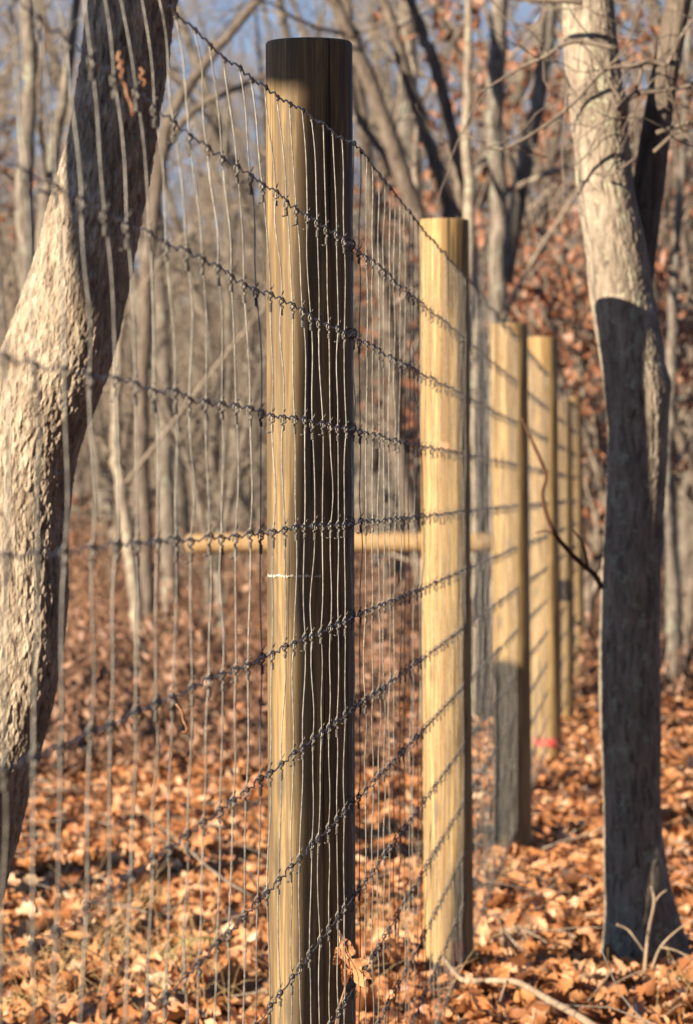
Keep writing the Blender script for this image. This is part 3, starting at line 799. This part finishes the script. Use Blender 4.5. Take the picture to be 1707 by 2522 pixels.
def added_sky_screen():
    # unseen evergreens, added to block low sky light from behind the camera
    rs = np.random.RandomState(17); pos = []; mb = MB()
    for k in range(170):
        a = rs.uniform(-math.pi, math.pi); d = rs.uniform(9, 26)
        x, y = d * math.sin(a), d * math.cos(a)
        if abs(a) < .55 or x * SH[1] - y * SH[0] < 3.5: continue
        h = rs.uniform(8, 14); mb.tube(np.array([[x, y, -.2], [x, y, h * .5], [x, y, h]]), np.array([.16, .12, .02]), 7)
        n = 330; t = rs.uniform(.04, 1, n); rr = (1.02 - t) * 2.6 * np.sqrt(rs.uniform(.05, 1, n)); b = rs.uniform(0, 6.28, n)
        pos.append(np.stack([x + rr * np.cos(b), y + rr * np.sin(b), t * h], -1))
    o = mb.build('added_evergreens', M['bark_dark'])
    pos = np.vstack(pos); V, Q, r = leaves(rs, pos, rs.uniform(.35, .8, len(pos)), .6, .6, .3, 6)
    mesh_obj('foliage', V, Q, M['evergreen'], o, attrs={'rnd': r})
    tag(o, 'added evergreen screen behind and beside the viewpoint, out of view, blocking sky light', 'woods', kind='stuff')
added_sky_screen()

# undergrowth
def undergrowth():
    rs = np.random.RandomState(61); mb = MB(); pos = []
    for k in range(7600):
        y = 18.5 + 54 * rs.rand() ** 1.25; hw = .0875 * y + 1.5; x = rs.uniform(-hw, hw)
        if vnoise(np.array([[x * .5, y * .25, 1.0]]), 5)[0] < -.25 and y < 40: continue
        if y < 25 and x > .3: continue
        h = rs.uniform(.2, 1.05) * min(1, .22 + (y - 18) / 24); d = np.array([rs.normal(0, .45), rs.normal(0, .3), 1]); d /= np.linalg.norm(d)
        P = wander((x, y, float(gh(x, y))), d, h, 5, rs, .22); mb.tube(P, np.linspace(.007, .003, 6), 3)
        for q in range(3):
            d2 = np.array([rs.normal(), rs.normal(), rs.normal() * .6 + .4]); d2 /= np.linalg.norm(d2)
            P2 = wander(P[rs.randint(2, 6)], d2, h * .5, 3, rs, .3); mb.tube(P2, np.linspace(.004, .002, 4), 3)
            for _ in range(3): pos.append(P2[rs.randint(4)] + rs.normal(0, .03, 3))
    o = mb.build('undergrowth', M['stem'])
    tag(o, 'reddish brown tangle of bare brush under the trees', 'brush', kind='stuff')
    pos = np.array(pos); V, Q, r = leaves(rs, pos, rs.uniform(.04, .08, len(pos)), 1, 1, .3, 4)
    lf = mesh_obj('withered_leaves', V, Q, M['brush_leaf'], o, attrs={'rnd': r})
undergrowth()

# ------------------------------------------------------------ trees outside the frame on the sun's side, known from their shadows, plus added shade blockers
def side_tree(p, a, r0, h, label, seed, lean=0.0, cat='tree'):
    """p: offset across the sunlight, a: distance along it (ground coordinates)"""
    x = .7193 * 0 + p * SH[1] + a * SH[0]; y = -p * SH[0] + a * SH[1]
    rs = np.random.RandomState(seed); root = empty('side_tree', (x, y, 0), label=label, cat=cat)
    S = np.array([[0, 0, -.2], [0, 0, .6], [.01, 0, 1.4], [0, .01, 2.2], [.01, 0, 3.2], [.03, 0, 4.6], [.05, .02, 6.5]])
    S[:, 2] *= min(1, h / 6)
    S[:, 0] += SH[1] * lean * S[:, 2]; S[:, 1] += -SH[0] * lean * S[:, 2]
    P = catmull(S, 40); P += rs.normal(0, .004, P.shape); mb = MB(); mb.tube(P, np.linspace(r0 * 1.1, r0 * .75, 40), 18)
    mb.build('trunk', M['bark'], root)
    return root
def PA(x, z): return x * SH[1] - z * SH[0]
B1 = PA(at(722, 0, 6.505)[0], 6.505)
st1 = side_tree(B1 + .052, .9, .05, 6, 'slim grey tree out of view to the left, shading the nearest post', 1)
side_tree(-3.68, 2.0, .04, 6, 'sapling out of view to the left, shading a few stay wires', 2)
B2 = PA(at(200, 0, 7.6)[0], 7.6)
side_tree(B2 + .12 + .25 * 2.5, 2.2, .13, 6, 'leaning tree out of view to the left, shading the top of the big leaning trunk', 3, lean=-.25)
lm = MB(); Lp = np.array([[SH[1] * q, -SH[0] * q, 3.19 + .12 * abs(q) + .02 * math.sin(q * 20)] for q in np.linspace(.0, -.7, 12)])
lm.tube(Lp, np.linspace(.11, .07, 12), 9); lm.build('limb', M['bark'], st1)  # limb added to the unseen tree to shade the nearest post's top
B4 = PA(.884, 11.1)
side_tree(B4 + .028, 5.4, .060, 1.45, 'short broken sapling added out of view at left to shade the forked tree foot', 9)  # unseen stem, added to widen the shadow on the forked tree's foot
for p_, a_, r_, lb in ((-8.95, 3.6, .07, 'grey trunk out of view to the left, nearest of the shade casting row'), (-10.78, 5.0, .14, 'thicker grey trunk out of view to the left, second of the shade casting row'),
                       (-12.35, 4.6, .06, 'slim trunk out of view to the left, third of the shade casting row'), (-15.3, 8, .26, 'stout trunk out of view to the left, fourth of the shade casting row'),
                       (-17.9, 9, .26, 'trunk out of view to the left, fifth of the shade casting row'), (-20.5, 11, .16, 'broad trunk out of view to the left, farthest of the shade casting row')):
    side_tree(p_, a_, r_, 7, lb, int(-p_ * 10))
side_tree(-10.37, 6, .13, 1.9, 'snapped off trunk added out of view at left to shade the third post foot', 41)  # unseen blocker, added to put the third post's foot in shadow
def stump():  # unseen low blocker, added to darken the lower leaning trunk
    x, y = -.80 - 1.15 * SH[0], 7.65 - 1.15 * SH[1]
    root = empty('added_shade_stump', (x, y, 0), label='broken stump added out of view at the left to shade the lower leaning trunk', cat='stump')
    nu, nv = 60, 30; th = np.arange(nu) * 2 * math.pi / nu; V = []
    top = .99 + .08 * np.sin(th * 2 + 1) + .05 * np.sin(th * 5)
    for k in range(nv):
        t = k / (nv - 2) if k < nv - 1 else 1
        rr = .24 * (1 + .5 * math.exp(-t * 9)) * (1 + .06 * np.sin(th * 7)); rr = rr if k < nv - 1 else rr * .02
        V.append(np.stack([rr * np.cos(th), rr * np.sin(th), -.15 + (top + .15) * t], -1))
    i = np.arange(nv - 1)[:, None] * nu; j = np.arange(nu)[None, :]; j2 = (j + 1) % nu
    mesh_obj('stump', np.array(V).reshape(-1, 3), np.stack([i + j, i + j2, i + nu + j2, i + nu + j], -1).reshape(-1, 4), M['bark'], root)
stump()

# ------------------------------------------------------------ the horizontal rail behind
def rail():
    z = 22.5; a = disp(425, 1234, z); b = disp(1125, 1231, z)
    root = empty('log_rail', (a + b) / 2, label='horizontal peeled log rail standing in the woods behind the nearest posts', cat='rail')
    org = np.array(root.location); mb = MB(); P = catmull([a, a * .7 + b * .3 + [0, 0, .005], b], 20)
    R = np.full(20, .057); R[0] = .05
    mb.tube(P, R, 16); mb.build('log', M['rail'], root, origin=org)
    for t in (.37, .78):
        p = a * (1 - t) + b * t + [0, .09, 0]; mb = MB(); mb.tube(np.array([[p[0], p[1], -.2], [p[0] + .01, p[1], .6], [p[0], p[1], p[2] + .03]]), .05, 10); mb.build('support_post', M['bark'], root, origin=org)
rail()

# ------------------------------------------------------------ small things near the fence
def hero_leaf():
    """the oak leaf caught on the mesh in front of the nearest post"""
    z = 6.36
    out = [(752,1062),(772,1095),(785,1125),(800,1100),(815,1112),(812,1135),(842,1160),(846,1180),(826,1192),(808,1195),(825,1210),(870,1205),(905,1215),(918,1240),(890,1252),(862,1250),(852,1265),(885,1272),(915,1290),(935,1325),(905,1320),(888,1335),(892,1368),(865,1362),(840,1348),(833,1330),(832,1300),(815,1310),(800,1345),(785,1368),(768,1340),(770,1300),(775,1260),(765,1240),(740,1248),(717,1240),(722,1215),(745,1195),(728,1165),(735,1145),(755,1140),(760,1110)]
    tip = at(752 / 2.247 + 500, 1062 / 2.247 + 1822, z)
    import bmesh
    bm = bmesh.new(); vs = [bm.verts.new(at(x / 2.247 + 500, y / 2.247 + 1822, z) - tip) for x, y in out]; bm.faces.new(vs)
    bmesh.ops.triangulate(bm, faces=bm.faces[:])
    for _ in range(3): bmesh.ops.subdivide_edges(bm, edges=bm.edges[:], cuts=1, use_grid_fill=False)
    bmesh.ops.triangulate(bm, faces=bm.faces[:])
    P_ = np.array([v.co[:] for v in bm.verts])
    mid = P_[:, 2] * -.22 + .004                         # the midrib runs down and a little to the right
    q = P_[:, 0] - mid
    P_[:, 1] = -.55 * np.abs(q) + .010 * np.sin(P_[:, 2] * 70) + .006 * np.sin(q * 160 + P_[:, 2] * 60) + .0012 * vnoise(P_ * 300, 2)
    for v, c_ in zip(bm.verts, P_): v.co = c_
    root = empty('oak_leaf', tip, label='single dry oak leaf caught on the wire mesh in front of the nearest post', cat='leaf')
    me = bpy.data.meshes.new('blade'); bm.to_mesh(me); bm.free()
    for p_ in me.polygons: p_.use_smooth = True
    a_ = me.attributes.new('rnd', 'FLOAT', 'POINT'); a_.data.foreach_set('value', .72 + .15 * vnoise(P_ * 90, 4))
    me.materials.append(M['litter']); o = bpy.data.objects.new('blade', me); COL.objects.link(o); o.parent = root
    mb = MB(); T = np.array(tip)
    mb.tube(catmull(np.array([disp(768, 2105, z), disp(772, 2120, z), disp(778, 2150, z)]) - T, 8), .0012, 5)
    mb.tube(np.array([[-k_ * -.22 * 0 + .22 * k_ + .004, .010 * math.sin(-k_ * 70) - .0006, -k_] for k_ in np.linspace(.004, .075, 14)]), .0006, 4)
    mb.build('leaf_stalk', M['rust'], root)
    st = empty('dry_stalk', disp(760, 2330, z), label='thin brown stalk rising from the bottom edge below the caught leaf', cat='twig')
    mb = MB(); limb(mb, [(758, 2420), (762, 2330), (772, 2280), (783, 2240), (781, 2200)], .0022, .0012, z, 6)
    mb.build('stem', M['rust'], st, origin=np.array(st.location))
hero_leaf()

def tendril(label, pts, r, z, mat='rust'):
    mb = MB(); P = limb(mb, pts, r, r * .8, z, 6)
    o = mb.build('dry_tendril', M[mat], origin=P[0]); o.location = P[0]; tag(o, label, 'tendril')
tendril('rusty dried vine tendril hanging from the second wire over the leaning trunk', [(272, 118), (268, 135), (279, 142), (270, 152), (280, 160), (275, 175), (285, 195), (288, 215), (298, 238), (302, 262)], .0017, 3.75)
tendril('short rusty tendril wrapped on the wire right of the hanging one', [(318, 155), (326, 165), (318, 175), (330, 185), (326, 196)], .0015, 3.95)
tendril('curled dry tendril hanging below the wire at lower left', [(400, 1598), (412, 1615), (416, 1635), (424, 1652), (420, 1663), (414, 1660)], .0016, 4.7)

def ground_stick(name, label, cat, paths, mat):
    mb = MB(); P0 = None
    for pts, r0, r1 in paths:
        P = catmull([disp(x, y, z) for x, y, z in pts], len(pts) * 5)
        mb.tube(P, np.linspace(r0, r1, len(P)), 7)
        if P0 is None: P0 = P[0]
    o = mb.build(name, M[mat], origin=P0); o.location = P0; return tag(o, label, cat)
ground_stick('fallen_branch', 'bare grey fallen branch lying from the foot of the second post to the lower right', 'branch',
    [([(1010, 2178, 10.01), (1030, 2205, 9.91), (1055, 2226, 9.81), (1110, 2226, 9.81), (1165, 2228, 9.76), (1195, 2240, 9.71), (1250, 2272, 9.57), (1310, 2305, 9.42), (1370, 2345, 9.27)], .006, .010),
     ([(1150, 2225, 9.76), (1142, 2250, 9.76), (1130, 2290, 9.71)], .003, .002), ([(1030, 2205, 9.91), (1012, 2180, 9.96), (1000, 2170, 10.01)], .005, .002)], 'pale_twig')
ground_stick('sapling', 'forked brown sapling standing in front of the shadowed tree foot', 'sapling',
    [([(1462, 2255, 10.5), (1465, 2190, 10.5), (1474, 2110, 10.5), (1485, 2050, 10.5), (1480, 2012, 10.5)], .006, .004), ([(1485, 2050, 10.5), (1500, 2030, 10.5), (1515, 2020, 10.5)], .003, .002)], 'pale_twig')
ground_stick('twig', 'short purple brown twig crossing the foot of the shadowed tree', 'twig', [([(1400, 2098, 10.4), (1425, 2110, 10.4), (1445, 2135, 10.4), (1462, 2160, 10.4)], .004, .002)], 'pale_twig')
ground_stick('twig', 'low branching twigs right of the sapling at the right edge', 'twig',
    [([(1480, 2200, 10.3), (1500, 2150, 10.3), (1540, 2110, 10.3), (1580, 2085, 10.3)], .004, .002), ([(1500, 2150, 10.3), (1540, 2160, 10.3), (1590, 2190, 10.3)], .003, .002)], 'pale_twig')
ground_stick('twig', 'thin twig lying in the shaded leaves near the bottom right corner', 'twig',
    [([(1330, 2280, 9.9), (1370, 2230, 10), (1390, 2200, 10)], .003, .002), ([(1370, 2250, 9.95), (1420, 2220, 10), (1470, 2200, 10)], .003, .002)], 'pale_twig')
ground_stick('stick', 'pale broken stick lying on the leaves at far lower left', 'stick', [([(40, 2100, 12.3), (70, 2092, 12.3), (108, 2086, 12.35)], .008, .007)], 'pale_twig')

def litter_twigs():
    rs = np.random.RandomState(19); mb = MB()
    for k in range(700):
        y = rs.uniform(8, 30); hw = .0875 * y + .6; x = rs.uniform(-hw, hw); d = np.array([rs.normal(), rs.normal(), rs.normal(0, .15)]); d /= np.linalg.norm(d)
        L = rs.uniform(.1, .55); P = wander((x, y, float(gh(x, y)) + rs.uniform(.03, .07)), d, L, 6, rs, .12); mb.tube(P, np.linspace(rs.uniform(.002, .006), .0012, 7), 4)
    return mb.build('fallen_twigs', M['twig'])
tag(litter_twigs(), 'thin dead twigs strewn through the fallen leaves', 'twigs', kind='stuff')

# dry grass and moss
def tufts():
    rs = np.random.RandomState(71); mb = MB()
    cl = [(-.72, 9.9), (-.5, 10.1), (-.85, 10.6), (-.3, 9.8), (-.62, 11), (-.42, 10.9), (-.2, 10.3), (-.95, 9.8), (.12, 11.5), (-.7, 12.4), (.45, 13.2), (.9, 10.0), (.02, 9.9)]
    for cx, cy in cl:
        for k in range(85):
            x = cx + rs.normal(0, .10); y = cy + rs.normal(0, .2); L = rs.uniform(.08, .26)
            d = np.array([rs.normal(0, .8), rs.normal(0, .6), rs.uniform(.3, .9)]); d /= np.linalg.norm(d)
            P = wander((x, y, float(gh(x, y)) + .01), d, L, 5, rs, .1, -.10); mb.tube(P, np.linspace(.0011, .0003, 6), 3)
    return mb.build('dry_grass', M['grass'])
tag(tufts(), 'thin golden dry grass sprouting through the leaves at lower left', 'grass', kind='stuff')
def moss(x, y, r, h, label, seed):
    nu, nv = 40, 16; th = np.arange(nu) * 2 * math.pi / nu; V = []
    for k in range(nv):
        t = k / (nv - 1); V.append(np.stack([r * (1 - t) ** .6 * np.cos(th), 1.6 * r * (1 - t) ** .6 * np.sin(th), h * t + 0 * th], -1))
    V = np.array(V); V = V + .02 * fbm(V * 14, 3, seed)[..., None] * [1, 1, .6]; V = V.reshape(-1, 3)
    i = np.arange(nv - 1)[:, None] * nu; j = np.arange(nu)[None, :]; j2 = (j + 1) % nu
    Q = np.stack([i + j, i + j2, i + nu + j2, i + nu + j], -1).reshape(-1, 4)
    o = mesh_obj('moss_clump', V, Q, M['moss']); o.location = (x, y, float(gh(x, y)) - .01); tag(o, label, 'moss')
moss(-.44, 11.2, .15, .075, 'round olive moss mound among leaves left of the nearest post', 1)
moss(-.86, 10.1, .14, .06, 'yellow green moss patch at the lower left corner', 2)
moss(-.2, 10.0, .11, .04, 'small moss patch near the foot of the nearest post', 3)
